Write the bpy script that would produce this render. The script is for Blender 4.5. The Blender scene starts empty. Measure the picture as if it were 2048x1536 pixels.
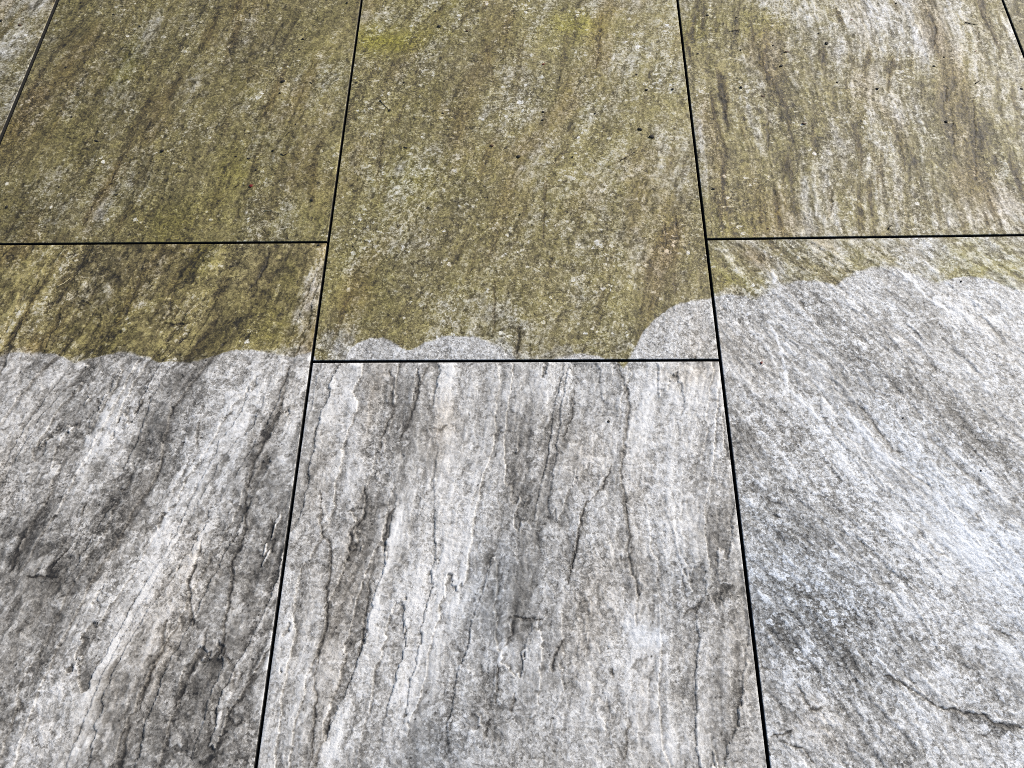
import bpy, math, random
import numpy as np
from concurrent.futures import ThreadPoolExecutor
from mathutils import Matrix, Vector

# ---------------------------------------------------------------- camera, world, sun, exposure
scene = bpy.context.scene
COL = scene.collection
PW, PH, FPX = 2048, 1536, 1538.0            # photo size and focal length in its pixels
CAM_H = 1.0079
PITCH, ROLL, YAW = (math.radians(a) for a in (64.2445, -3.4933, -3.7498))
_f = np.array([math.sin(YAW) * math.cos(PITCH), math.cos(YAW) * math.cos(PITCH), -math.sin(PITCH)])
_r = np.array([math.cos(YAW), -math.sin(YAW), 0.0])
_u = np.cross(_r, _f)
R_ = math.cos(ROLL) * _r + math.sin(ROLL) * _u
U_ = -math.sin(ROLL) * _r + math.cos(ROLL) * _u
cam_data = bpy.data.cameras.new('camera')
cam = bpy.data.objects.new('camera', cam_data)
COL.objects.link(cam)
cam_data.sensor_fit = 'HORIZONTAL'
cam_data.sensor_width = 36.0
cam_data.lens = 36.0 * FPX / PW
cam_data.clip_start = 0.02
cam_data.clip_end = 3000
cam.matrix_world = Matrix(((R_[0], U_[0], -_f[0], 0), (R_[1], U_[1], -_f[1], 0), (R_[2], U_[2], -_f[2], CAM_H), (0, 0, 0, 1)))
scene.camera = cam

SUN_EL, SUN_AZ = math.radians(33), math.radians(50)      # azimuth clockwise from +Y
world = bpy.data.worlds.new('World')
scene.world = world
world.use_nodes = True
wn = world.node_tree
sky = wn.nodes.new('ShaderNodeTexSky')
sky.sky_type = 'NISHITA'
sky.sun_disc = False
sky.sun_elevation = SUN_EL
sky.sun_rotation = SUN_AZ
wn.links.new(sky.outputs[0], wn.nodes['Background'].inputs[0])
wn.nodes['Background'].inputs[1].default_value = 0.05
sun_data = bpy.data.lights.new('sun', 'SUN')
sun_data.energy = 2.2
sun_data.angle = math.radians(10)
sun_data.color = (1.0, 0.93, 0.83)
sun = bpy.data.objects.new('sun', sun_data)
COL.objects.link(sun)
_sd = Vector((math.sin(SUN_AZ) * math.cos(SUN_EL), math.cos(SUN_AZ) * math.cos(SUN_EL), math.sin(SUN_EL)))
sun.rotation_euler = _sd.to_track_quat('Z', 'Y').to_euler()
vs = scene.view_settings
vs.view_transform = 'Standard'
vs.look = 'None'
vs.exposure = 1.15
vs.gamma = 1.0
scene.cycles.use_denoising = False
scene.cycles.pixel_filter_type = 'BLACKMAN_HARRIS'
scene.cycles.filter_width = 0.9


def ground(px, py):
    """where the line of sight through a photo pixel meets the paving"""
    px = np.asarray(px, float); py = np.asarray(py, float)
    d = _f * FPX + (px - PW / 2)[..., None] * R_ - (py - PH / 2)[..., None] * U_
    t = -CAM_H / d[..., 2]
    return d[..., :2] * t[..., None]


def G(*pts):
    a = np.array(pts, float).reshape(-1, 2)
    return ground(a[:, 0], a[:, 1])


# ---------------------------------------------------------------- noise
def _hash(ix, iy, seed):
    h = (ix.astype(np.uint32) * np.uint32(374761393) + iy.astype(np.uint32) * np.uint32(668265263) + np.uint32((seed * 974711 + 12345) & 0xffffffff))
    h = (h ^ (h >> np.uint32(13))) * np.uint32(1274126177)
    h = (h ^ (h >> np.uint32(15))) * np.uint32(2246822519)
    return h ^ (h >> np.uint32(16))


def rnd(ix, iy, seed):
    return _hash(np.asarray(ix, np.int64), np.asarray(iy, np.int64), seed) / np.float64(4294967295.0)


_ang = np.random.RandomState(7).permutation(1024) / 1024.0 * 2 * math.pi
GX = np.cos(_ang).astype(np.float32); GY = np.sin(_ang).astype(np.float32)


def perlin(x, y, seed=0):
    x = np.asarray(x, np.float32); y = np.asarray(y, np.float32)
    x0 = np.floor(x); y0 = np.floor(y)
    fx = x - x0; fy = y - y0
    ix = x0.astype(np.int32); iy = y0.astype(np.int32)
    ux = fx * fx * fx * (fx * (fx * 6 - 15) + 10)
    uy = fy * fy * fy * (fy * (fy * 6 - 15) + 10)
    out = []
    for dx, dy in ((0, 0), (1, 0), (0, 1), (1, 1)):
        a = _hash(ix + dx, iy + dy, seed) >> np.uint32(22)
        out.append(GX[a] * (fx - dx) + GY[a] * (fy - dy))
    n0 = out[0] + ux * (out[1] - out[0])
    n1 = out[2] + ux * (out[3] - out[2])
    return (n0 + uy * (n1 - n0)) * 1.5


def fbm(x, y, seed=0, octv=4, gain=0.5, lac=2.03):
    """octaves of gradient noise, each turned a little so that no lattice shows"""
    s = 0.0; a = 1.0; t = 0.0
    x = np.asarray(x, np.float32); y = np.asarray(y, np.float32)
    for k in range(octv):
        r = .5 + 1.3 * k
        c_, s_ = np.float32(math.cos(r)), np.float32(math.sin(r))
        s = s + a * perlin(x * c_ - y * s_ + 17.3 * k + 3.7 * (seed % 13), x * s_ + y * c_ - 9.1 * k, seed + k * 7)
        t += a * a; a *= gain; x = x * lac; y = y * lac
    return s / math.sqrt(t)


def sstep(a, b, x):
    t = np.clip((x - a) / (b - a), 0, 1)
    return t * t * (3 - 2 * t)


def flakes(x, y, seed):
    """loose angular plates: a random value per plate, how near its edge, and where in it (x)"""
    x = np.asarray(x, np.float32); y = np.asarray(y, np.float32)
    ix = np.floor(x).astype(np.int32); iy = np.floor(y).astype(np.int32)
    d1 = np.full(x.shape, 9, np.float32); d2 = d1.copy(); val = np.zeros_like(d1); ox = np.zeros_like(d1)
    for a in (-1, 0, 1):
        for b in (-1, 0, 1):
            h = _hash(ix + a, iy + b, seed)
            px = ix + a + (h & np.uint32(1023)) / np.float32(1023); py = iy + b + ((h >> np.uint32(10)) & np.uint32(1023)) / np.float32(1023)
            d = (px - x) ** 2 + (py - y) ** 2
            m = d < d1
            d2 = np.where(m, d1, np.minimum(d2, d)); val = np.where(m, (h >> np.uint32(20)) / np.float32(4095), val); ox = np.where(m, x - px, ox)
            d1 = np.where(m, d, d1)
    return val, np.sqrt(d2) - np.sqrt(d1), ox


def poly_dist(X, Y, P, wob=0.0, seed=0):
    """distance to a polyline, signed side (left +) and position along it 0..1"""
    D = np.full(X.shape, 1e9); S = np.zeros(X.shape); T = np.zeros(X.shape)
    if wob:
        X = X + wob * fbm(X * 90, Y * 90, seed + 5, 3); Y = Y + wob * fbm(X * 90, Y * 90, seed + 55, 3)
    seg = np.linalg.norm(np.diff(P, axis=0), axis=1); L = seg.sum(); acc = 0
    for (a, b), l in zip(zip(P[:-1], P[1:]), seg):
        dx, dy = (b - a) / max(l, 1e-9)
        t = np.clip((X - a[0]) * dx + (Y - a[1]) * dy, 0, l)
        ex = X - a[0] - t * dx; ey = Y - a[1] - t * dy
        d = np.hypot(ex, ey); m = d < D
        D = np.where(m, d, D); S = np.where(m, dx * ey - dy * ex, S); T = np.where(m, (acc + t) / L, T)
        acc += l
    return D, S, T


# ---------------------------------------------------------------- joints between the slabs (photo pixels -> metres)
J = 0.0041
LINES = []
for pts in ([(115, 0), (57, 140), (0, 280)], [(722, 0), (657, 484), (627, 722), (577, 1036), (510, 1536)],
            [(1356, 0), (1411, 478), (1437, 722), (1487, 1100), (1540, 1536)], [(2005, 0), (2027, 56), (2048, 112)]):
    g = G(*pts)
    b, a = np.polyfit(g[:, 1], g[:, 0], 1)
    LINES.append((a, b))
LINES[0] = (LINES[0][0], LINES[0][1]); PITCHW = 0.604
LINES = [(LINES[0][0] - PITCHW, 0.0)] + LINES + [(LINES[-1][0] + PITCHW, 0.0)]     # columns 0..4 lie between
LINES = [(LINES[0][0] - PITCHW, 0.0)] + LINES + [(LINES[-1][0] + PITCHW, 0.0)]     # columns -1..5
LEN = 0.904


def row_line(pts):
    g = G(*pts); b, a = np.polyfit(g[:, 0], g[:, 1], 1); return (a, b)


ROW_L = row_line([(0, 488), (330, 486.5), (655, 484)])
ROW_R = row_line([(1411, 478.5), (1730, 474.5), (2048, 470)])
ROW_M = row_line([(625, 723), (1030, 722), (1438, 720)])

# edge of the washed area
WASH = G((-60, 704), (0, 712), (30, 706), (80, 705), (110, 709), (130, 718), (148, 727), (165, 722), (200, 711), (240, 705),
         (270, 707), (295, 716), (315, 723), (350, 723), (395, 723), (420, 713), (460, 703), (490, 700), (520, 702), (540, 706), (560, 712),
         (590, 714), (610, 707), (622, 702), (632, 720), (650, 723), (688, 723), (698, 702), (715, 686), (740, 676), (765, 675), (790, 686),
         (805, 698), (820, 702), (850, 686), (885, 674), (925, 671), (960, 677), (1000, 694), (1025, 712), (1035, 722), (1100, 723), (1110, 717),
         (1150, 707), (1180, 708), (1215, 718), (1235, 725), (1247, 736), (1257, 723), (1268, 700), (1285, 665), (1310, 638), (1340, 613),
         (1380, 602), (1415, 598), (1425, 593), (1460, 589), (1490, 595), (1508, 600), (1530, 588), (1560, 571), (1600, 561), (1625, 561),
         (1650, 566), (1672, 570), (1690, 558), (1715, 543), (1745, 535), (1780, 534), (1815, 540), (1840, 553), (1865, 565), (1878, 567),
         (1895, 560), (1925, 554), (1955, 555), (1985, 561), (2010, 572), (2035, 580), (2060, 592))
_w = random.Random(3)
for _side in (-1, 1):                                  # the sweep of the washer goes on past both edges of the view
    for _k in range(16):
        _p = WASH[0 if _side < 0 else -1]
        _q = [[_p[0] + _side * .014 * (j + 1), _p[1] + .022 * math.sin(math.pi * (j + 1) / 7) * _w.uniform(.8, 1.2) + _w.uniform(-.003, .003)] for j in range(7)]
        WASH = np.concatenate([np.array(_q[::-1]), WASH]) if _side < 0 else np.concatenate([WASH, np.array(_q)])

# ---------------------------------------------------------------- marks in the stone, in photo pixels
# cracks: (points, half width mm, darkness, light rim)
CR = {
 'E': [([(1234,728),(1245,758),(1255,788),(1257,827),(1253,865),(1247,908),(1242,951),(1249,994),(1255,1037),(1262,1076)],1.6,.55,.2),
       ([(858,728),(841,766),(828,809),(815,857),(802,878)],1.5,.5,.2),
       ([(778,741),(787,762),(783,801),(787,827),(774,848),(765,874),(761,900)],1.6,.6,.3),
       ([(1141,1145),(1154,1080),(1163,1037),(1172,1007),(1202,977),(1223,930)],.8,.75,.2),
       ([(1148,779),(1146,827),(1133,857),(1126,882)],.7,.6,.1),
       ([(697,1119),(703,1059),(725,1037),(733,1007),(729,975)],1.8,.6,.4),
       ([(774,1123),(768,1072),(776,1037),(789,1016)],1.8,.6,.4),
       ([(642,985),(642,1029),(644,1070),(659,1084),(664,1121),(655,1176),(653,1256),(640,1300),(629,1359),(633,1403),(626,1494),(620,1536)],1.1,.65,.2),
       ([(858,857),(879,859),(897,848)],1.0,.5,.3),
       ([(737,1157),(739,1190),(732,1227),(726,1271),(717,1311)],1.5,.6,.5),
       ([(1169,1004),(1157,1066),(1149,1110),(1136,1165)],.7,.75,.2),
       ([(1020,1234),(1050,1236),(1083,1237)],.7,.9,.4),
       ([(1107,1344),(1107,1315),(1127,1278)],1.3,.7,.2),
       ([(1272,1253),(1277,1190),(1262,1130),(1255,1095),(1258,1060)],1.4,.5,.3),
       ([(995,1330),(997,1366),(991,1406)],.8,.6,.2),
       ([(1028,1388),(1025,1425)],1.3,.6,.3),
       ([(981,1439),(966,1480)],.9,.5,.2),
       ([(1369,1223),(1393,1213),(1411,1202),(1428,1192),(1449,1181),(1467,1167)],2.6,.5,.3),
       ([(1225,1340),(1226,1358)],.8,.7,.1),
       ([(1260,1440),(1252,1490),(1247,1520)],.9,.6,.2),
       ([(1008,1296),(1022,1270),(1026,1240)],1.0,.5,.5),
       ([(660,1440),(640,1500),(630,1536)],2.0,.5,.2),
       ],
 'F': [([(1777,1349),(1812,1375),(1861,1401),(1878,1415),(1924,1424),(1969,1433),(2004,1450),(2060,1459)],1.5,.8,.3),
       ([(1589,1366),(1606,1387),(1613,1408),(1627,1419),(1645,1415)],1.2,.65,.2),
       ([(1543,1471),(1571,1468),(1582,1461)],.9,.8,.2),
       ([(1564,1478),(1585,1492),(1606,1499),(1627,1523)],.9,.75,.2),
       ([(1522,1321),(1528,1337),(1540,1338),(1571,1330)],.6,.6,.2),
       ([(1830,1052),(1854,1080),(1871,1101),(1899,1115)],1.8,.5,.4),
       ([(1543,1028),(1564,1038)],1.1,.6,.1), ([(1948,1021),(1969,1052)],.8,.5,.1),
       ([(1720,809),(1755,860),(1785,898),(1803,905)],2.0,.55,.4),
       ([(1599,602),(1611,609)],1.0,.8,.1), ([(1644,831),(1662,850),(1672,861)],1.0,.4,.3),
       ([(1960,1240),(1995,1260),(2040,1285)],.6,.5,.2), ([(1894,1440),(1920,1478)],.6,.5,.1),
       ([(1800,930),(1838,960),(1870,975)],1.0,.4,.2), ([(1625,640),(1600,606)],.5,.4,.1)],
 'D': [([(544,1035),(544,1070),(548,1087),(543,1105)],1.2,.6,.2),
       ([(495,960),(492,1007),(492,1059),(478,1098),(466,1122),(464,1174),(457,1216),(450,1251),(448,1304),(457,1324),(471,1335)],1.2,.65,.2),
       ([(405,1084),(391,1126),(377,1164),(382,1209),(386,1251)],1.8,.65,.7),
       ([(415,1258),(405,1300),(384,1335),(366,1377),(352,1412)],1.9,.65,.6),
       ([(335,1244),(324,1272),(328,1300),(307,1328),(290,1377),(279,1419)],2.4,.6,.5),
       ([(454,1412),(457,1433),(471,1448),(488,1440)],.8,.6,.2),
       ([(258,1454),(244,1516),(236,1560)],1.6,.6,.2), ([(56,1059),(42,1084),(24,1140)],1.3,.6,.3),
       ([(173,1003),(162,1038)],.7,.7,.1), ([(140,1098),(112,1122),(98,1143)],.7,.7,.6),
       ([(52,1151),(80,1152),(112,1154)],.7,.9,.5),
       ([(577,737),(570,780),(560,826),(533,877),(506,928),(495,973)],2.3,.5,.6),
       ([(290,795),(270,829)],1.2,.6,.2), ([(400,843),(393,894)],1.0,.5,.2), ([(471,1335),(470,1352),(462,1378)],1.8,.5,.1),
       ([(178,498),(160,532),(137,570),(113,604)],1.3,.55,.2), ([(44,635),(31,669),(14,710),(0,750)],2.2,.55,.3),
       ([(92,508),(75,563),(65,610),(40,660)],1.6,.45,.3), ([(540,508),(523,549),(495,587)],1.6,.5,.1),
       ([(400,530),(378,575),(345,640)],2.0,.35,.3), ([(328,646),(352,647),(379,648)],.8,.8,.5), ([(290,520),(270,590),(240,650)],1.6,.35,.2),
       ([(372,629),(388,617),(403,607)],.6,.2,.9), ([(116,573),(140,556)],.6,.1,.9)],
 'A': [([(246,308),(219,369),(191,403),(167,451)],1.7,.4,.1), ([(150,160),(120,230),(90,290)],1.5,.2,.1)],
 'B': [([(1213,335),(1240,322),(1271,304)],.45,.6,.2), ([(1092,352),(1089,420),(1087,480)],1.0,.4,0), ([(969,75),(976,110),(988,171)],1.2,.25,0),
       ([(1203,27),(1198,90),(1193,137)],.9,.4,0), ([(772,232),(762,300),(753,366)],1.0,.35,0), ([(989,560),(990,610),(988,672)],.9,.45,0),
       ([(1038,655),(1036,690),(1034,715)],1.6,.6,0), ([(1348,543),(1350,586)],1.3,.4,0), ([(1330,440),(1331,500)],.8,.5,0), ([(1350,430),(1357,480)],.9,.5,0),
       ([(1390,708),(1391,722)],1.3,.8,0)],
 'C': [([(1891,171),(1893,205)],2.2,.4,0), ([(1946,195),(1950,260),(1951,362)],1.3,.5,.2), ([(1905,246),(1906,290)],1.5,.45,.2), ([(1990,308),(1994,335)],1.8,.45,0),
       ([(1662,372),(1664,410),(1655,441)],1.6,.4,.4), ([(1535,210),(1538,300)],1.5,.3,.1), ([(1870,50),(1868,95)],1.8,.4,.2), ([(1955,55),(1960,90)],1.3,.4,.2)],
 'G': [], 'H': []}
# soft patches: (x, y, radius along, radius across in px, lean from the slab's own grain, channel, amount)
PT = {
 'A': [(640,120,220,45,0,'tone',.22),(672,330,190,22,0,'tone',.30),(690,100,90,26,0,'tone',.25),(256,126,40,20,0,'yel',.8),(461,345,70,45,0,'moss',.4),(461,345,60,36,0,'yel',.35),
       (342,465,70,70,0,'moss',.4),(342,465,60,50,0,'yel',.35),(650,450,60,40,0,'moss',.3),(310,75,40,40,0,'moss',-.3),(205,430,26,16,0,'moss',-.5),(40,240,90,70,0,'tone',-.12),(60,250,80,50,0,'brown',.3),
       (340,160,160,120,0,'tone',-.05),(500,230,130,40,0,'tone',.12),(560,180,30,20,0,'tone',.3),(440,70,120,40,0,'tone',.12),(140,80,60,50,0,'tone',-.12),(540,90,60,50,0,'tone',-.14),(100,400,160,60,0,'moss',-.2),(210,385,80,14,0,'brown',.5)],
 'B': [(680,695,45,40,0,'moss',-.75),(775,80,30,70,0,'tone',.14),(1148,44,30,50,0,'tone',.12),(740,700,16,30,0,'moss',.35),(1400,690,20,30,0,'brown',.2),(1390,700,16,20,0,'moss',.3),(765,82,26,90,0,'yel',.7),(765,82,26,80,0,'moss',.5),(1148,44,24,60,0,'yel',.6),(1148,44,24,50,0,'moss',.5),(827,350,45,50,0,'yel',.6),(707,212,70,14,0,'moss',.5),
       (650,610,90,16,0,'moss',.5),(800,130,50,40,0,'tone',-.2),(1110,130,60,60,0,'tone',-.14),(968,130,90,22,0,'tone',-.2),(968,130,90,22,0,'brown',.4),(1065,110,40,30,0,'tone',.25),
       (1200,90,140,120,0,'tone',.12),(1020,260,80,80,0,'tone',.12),(1180,310,70,80,0,'tone',.15),(1340,330,120,26,0,'tone',.25),(1330,90,160,40,0,'tone',.14),(860,240,120,90,0,'tone',-.1),
       (930,380,90,60,0,'tone',-.14),(780,560,120,60,.3,'tone',-.12),(760,480,100,30,.4,'tone',.1),(1280,520,140,90,0,'tone',.04),(1080,600,60,50,0,'moss',.35),(700,330,240,40,0,'moss',.15),
       (1000,620,70,80,0,'moss',-.4),(970,220,14,10,0,'moss',-.4),(800,335,10,14,0,'moss',-.45),(1340,480,80,30,0,'brown',.5),(1340,480,80,30,0,'tone',-.15),(890,0,60,60,0,'yel',.3)],
 'C': [(1519,50,26,50,0,'moss',.6),(1519,50,26,50,0,'yel',.3),(1427,143,60,50,0,'moss',.5),(1500,120,110,110,0,'moss',.2),(1400,60,30,40,0,'yel',.5),(1440,455,30,90,0,'moss',.5),(1440,455,30,70,0,'yel',.3),(1800,60,90,160,0,'moss',-.4),(1800,80,100,170,0,'tone',.12),
       (1600,10,30,140,0,'tone',.2),(1620,430,40,40,0,'moss',-.45),(1890,210,60,20,0,'moss',.3),(1950,260,110,20,0,'moss',.4),(1990,310,40,20,0,'moss',.4),
       (1970,270,110,40,0,'tone',-.06),(1880,230,90,22,0,'tone',-.32),(1945,280,120,17,0,'tone',-.38),(1820,300,90,14,0,'tone',-.18),(1900,400,60,14,0,'tone',-.15),(1945,280,110,18,0,'brown',.4),(1990,300,60,14,0,'tone',-.2),(1900,230,70,16,0,'brown',.4),(1560,230,90,14,0,'tone',-.12),(1700,330,90,14,0,'tone',-.1),(1440,200,90,16,0,'tone',-.1),(1480,330,130,50,0,'moss',.25),(1980,430,40,80,0,'tone',.2),(1980,430,40,80,0,'moss',-.5),(1690,350,90,90,0,'tone',-.08),(1510,150,60,30,0,'tone',-.1),
       (1870,80,50,18,0,'brown',.4),(1900,270,120,130,0,'moss',.12),(1870,80,50,20,0,'tone',-.25),(1650,100,40,50,0,'tone',-.2),(1930,70,110,18,0,'tone',.2),(1430,20,40,40,0,'tone',-.1),(1760,440,40,110,0,'tone',.06)],
 'D': [(620,620,200,16,-.25,'tone',.45),(620,620,150,20,-.25,'moss',-.45),(393,522,60,24,0,'yel',0.36),(222,675,50,40,0,'moss',.5),(393,690,40,110,0,'moss',.4),(393,690,40,110,0,'tone',-.1),(222,675,50,40,0,'yel',0.08),(581,549,30,30,0,'yel',0.20),(547,640,60,60,0,'yel',0.20),
       (60,560,60,60,0,'tone',.12),(15,655,50,26,0,'tone',.4),(70,685,30,20,0,'tone',.3),(430,530,18,18,0,'tone',.6),(150,540,60,18,0,'brown',0.14),(62,690,20,10,0,'brown',0.35),
       (560,1250,420,14,-.22,'tone',.30),(560,1250,420,12,-.22,'blue',.25),(590,850,180,15,-.2,'tone',.3),(535,1400,150,12,-.2,'tone',.4),
       (200,800,80,150,0,'tone',.18),(520,760,60,70,0,'tone',.3),(430,860,120,40,0,'tone',.25),(350,760,60,120,0,'tone',-.15),(330,900,150,60,0,'tone',-.22),(260,960,160,60,0,'tone',-.18),
       (200,890,60,40,0,'tone',.30),(90,900,120,60,0,'tone',.08),(100,1170,140,120,0,'tone',-.22),(60,1060,60,60,0,'tone',-.12),(330,1080,200,28,0,'tone',.38),(270,1240,90,24,0,'tone',.45),(190,1190,30,24,0,'tone',.5),
       (380,1120,140,12,0,'tone',.40),(360,1140,90,24,0,'brown',0.10),(320,1220,160,40,0,'brown',0.12),(310,1290,80,22,0,'tone',.35),(300,1350,160,40,0,'brown',0.10),(160,1330,120,80,0,'tone',-.05),
       (90,1400,60,24,0,'tone',.28),(160,1490,60,24,0,'tone',.45),(10,1500,60,30,0,'tone',.3),(420,1440,50,80,0,'tone',.1),(390,1490,100,50,0,'tone',-.18),(300,1480,110,30,0,'tone',-.2),(545,860,110,26,0,'brown',0.14),
       (545,850,110,22,0,'tone',-.22),(10,1040,60,16,0,'tone',.4),(20,800,70,60,0,'tone',.05),(460,1060,200,40,0,'tone',.02),(20,1420,100,60,0,'tone',-.15)],
 'E': [(690,800,70,24,.15,'tone',.35),(650,840,60,18,.1,'tone',.2),(900,760,100,24,.1,'tone',.3),(895,900,60,22,0,'tone',.35),(750,830,110,30,.12,'tone',-.24),(750,790,90,20,.1,'brown',.35),(820,880,140,22,.15,'tone',-.24),
       (880,850,60,26,0,'brown',.35),(955,800,110,30,0,'tone',-.05),(1080,870,110,70,0,'tone',-.16),(1090,770,40,60,0,'tone',.22),(1190,830,80,70,0,'tone',.12),(1300,860,130,30,0,'tone',.2),(1400,870,160,40,0,'tone',.2),(1380,760,60,60,0,'tone',.15),
       (1390,740,24,60,0,'brown',.3),(1150,960,90,50,0,'tone',.02),(1170,920,60,40,0,'brown',.22),(1050,1080,90,50,0,'tone',-.12),(980,1170,120,60,.1,'tone',-.2),(980,1170,110,50,.1,'blue',.45),(1010,1230,70,60,0,'tone',-.16),
       (870,1180,170,60,.1,'tone',.18),(920,1200,40,26,0,'tone',.3),(850,1150,40,26,0,'tone',.35),(780,1110,90,10,.1,'tone',.4),(740,1240,90,10,.1,'tone',.4),(690,1180,160,34,.08,'brown',.22),(690,1180,170,36,.08,'tone',-.12),
       (620,1190,170,26,.1,'tone',.1),(800,1370,60,40,0,'tone',.35),(670,1500,60,14,.1,'tone',.45),(900,1430,110,80,.1,'tone',-.15),(870,1500,70,70,.1,'blue',.4),(870,1500,80,80,.1,'tone',-.14),
       (1190,1190,130,40,.15,'brown',.3),(1200,1210,80,60,.2,'tone',.06),(1290,1270,30,36,0,'tone',.55),(1290,1270,30,36,0,'blue',.4),(1330,1330,80,50,0,'tone',-.16),(1230,1370,70,60,0,'tone',.2),(1320,1480,60,60,0,'tone',.25),(1130,1400,90,60,0,'tone',-.06),
       (1140,1440,60,24,0,'tone',.2),(1380,1180,90,60,0,'tone',-.16),(1380,1170,70,50,0,'blue',.3),(1440,1060,80,30,0,'tone',-.25),(1450,900,60,16,0,'tone',-.2),(1480,1330,120,24,0,'brown',.2),(1480,1330,120,20,0,'tone',-.2),(1440,1400,140,50,0,'tone',.08),
       (1010,980,120,40,.1,'tone',-.1),(640,780,60,14,0,'moss',.35),(700,745,18,20,0,'moss',.3),(620,1500,50,14,0,'tone',-.35),(930,960,140,34,.1,'tone',.14),(1350,1000,120,60,0,'tone',.1),(1022,1290,14,24,0,'tone',.5)],
 'F': [(1450,530,40,60,0,'moss',.4),(1450,575,24,50,0,'moss',.5),(1450,575,24,50,0,'yel',.3),(1997,552,40,90,0,'moss',.4),(2000,540,40,90,0,'yel',.3),(1850,500,60,70,0,'moss',-.6),(1850,500,60,70,0,'tone',.08),(1510,515,26,20,0,'brown',.9),(1510,515,20,16,0,'tone',-.3),
       (1640,500,60,40,0,'tone',.1),(1480,660,90,30,0,'moss',.3),(1480,700,90,60,0,'brown',.2),(1540,760,120,90,0,'tone',-.08),(1610,690,110,60,0,'tone',-.08),(1690,680,160,40,0,'tone',-.1),(1760,730,110,20,0,'tone',-.2),(1860,650,70,22,0,'tone',-.25),(1820,590,110,20,0,'tone',-.2),
       (1930,850,110,20,0,'tone',-.2),(1990,900,60,22,0,'tone',-.25),(1860,780,120,30,0,'tone',-.08),(1930,700,200,60,0,'tone',.22),(1930,640,80,20,0,'tone',.3),(1770,960,200,50,0,'tone',.14),(1900,1000,200,60,0,'tone',.12),(1980,1080,200,90,0,'tone',.12),
       (1900,980,330,140,0,'blue',.35),(1640,1180,260,200,0,'speck',.7),(1640,820,120,40,0,'tone',.1),(1480,860,60,26,0,'tone',-.3),(1520,960,110,40,0,'tone',-.14),(1570,1060,130,60,0,'tone',-.10),(1600,1150,140,70,0,'tone',-.12),(1660,1260,110,90,.3,'tone',-.26),(1550,1250,90,50,0,'tone',-.22),
       (1700,1330,90,60,0,'tone',-.2),(1610,1180,180,140,0,'blue',.6),(1580,1150,24,24,0,'yel',.6),(1580,1150,24,24,0,'moss',.5),(1590,1190,24,30,0,'moss',.4),(1740,1150,130,60,0,'tone',.04),(1830,1220,130,60,.2,'tone',.1),(1960,1230,200,80,.2,'tone',.28),
       (1960,1380,110,50,0,'tone',-.2),(1600,1380,70,26,0,'tone',.3),(1640,1450,60,60,0,'moss',.35),(1640,1450,60,50,0,'brown',.3),(1600,1500,40,50,0,'yel',.3),(1620,1500,60,40,0,'tone',.16),(1800,1510,60,40,0,'tone',-.35),(1960,1500,110,90,0,'tone',.14),(1740,1440,110,80,0,'tone',-.02),
       (1540,1420,60,14,0,'tone',-.16),(1760,1340,50,40,0,'tone',.1),(1625,1305,10,14,0,'tone',.8),(1640,1303,14,16,0,'tone',-.4),(1900,1345,24,24,0,'tone',.5),(1815,1215,24,18,0,'tone',.5),(1960,950,60,14,0,'tone',.4),(1700,1280,24,30,0,'tone',.3)],
 'G': [(40,60,200,60,0,'tone',.04)], 'H': []}
# pale veins
VN = {'F': [([(1532,635),(1550,669),(1560,696),(1570,740),(1572,771)],1.6,.55),([(1782,740),(1806,758)],1.2,.6),([(1813,552),(1854,594),(1895,621),(1929,631)],1.8,.45),
            ([(1480,640),(1530,690),(1580,780),(1650,850)],2.0,.3),([(1455,800),(1540,880),(1600,960)],1.6,.3),([(1480,930),(1560,1010)],1.2,.35),([(1690,820),(1740,880),(1780,930)],2.5,.35),([(1525,500),(1545,545),(1552,570)],1.8,.45),([(1740,1300),(1830,1400),(1860,1480)],1.0,.3),([(1530,1400),(1570,1460)],.9,.3)],
      'E': [([(780,1080),(790,1060),(800,1035)],2.0,.4),([(735,1260),(745,1220),(752,1180)],2.0,.4),([(665,1520),(672,1480),(682,1450)],3.2,.4),([(810,1330),(812,1370),(808,1420)],1.5,.4)],
      'D': [([(335,1000),(332,1040),(315,1070),(300,1085)],2.6,.5),([(405,1060),(390,1110),(375,1160),(350,1200),(335,1240)],2.6,.4),([(408,1262),(400,1300),(388,1330)],2.2,.5),([(350,1260),(318,1280),(305,1310)],2.2,.4),([(545,800),(520,860),(500,900)],2.5,.35)],
      'C': [([(1690,395),(1715,400),(1730,420)],2.0,.4)], 'B': [([(790,470),(850,400),(900,350)],1.2,.25),([(890,500),(960,470),(1000,440)],1.2,.25)], 'A': [([(560,180),(575,190),(585,210)],1.6,.4)], 'G': [], 'H': []}

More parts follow.
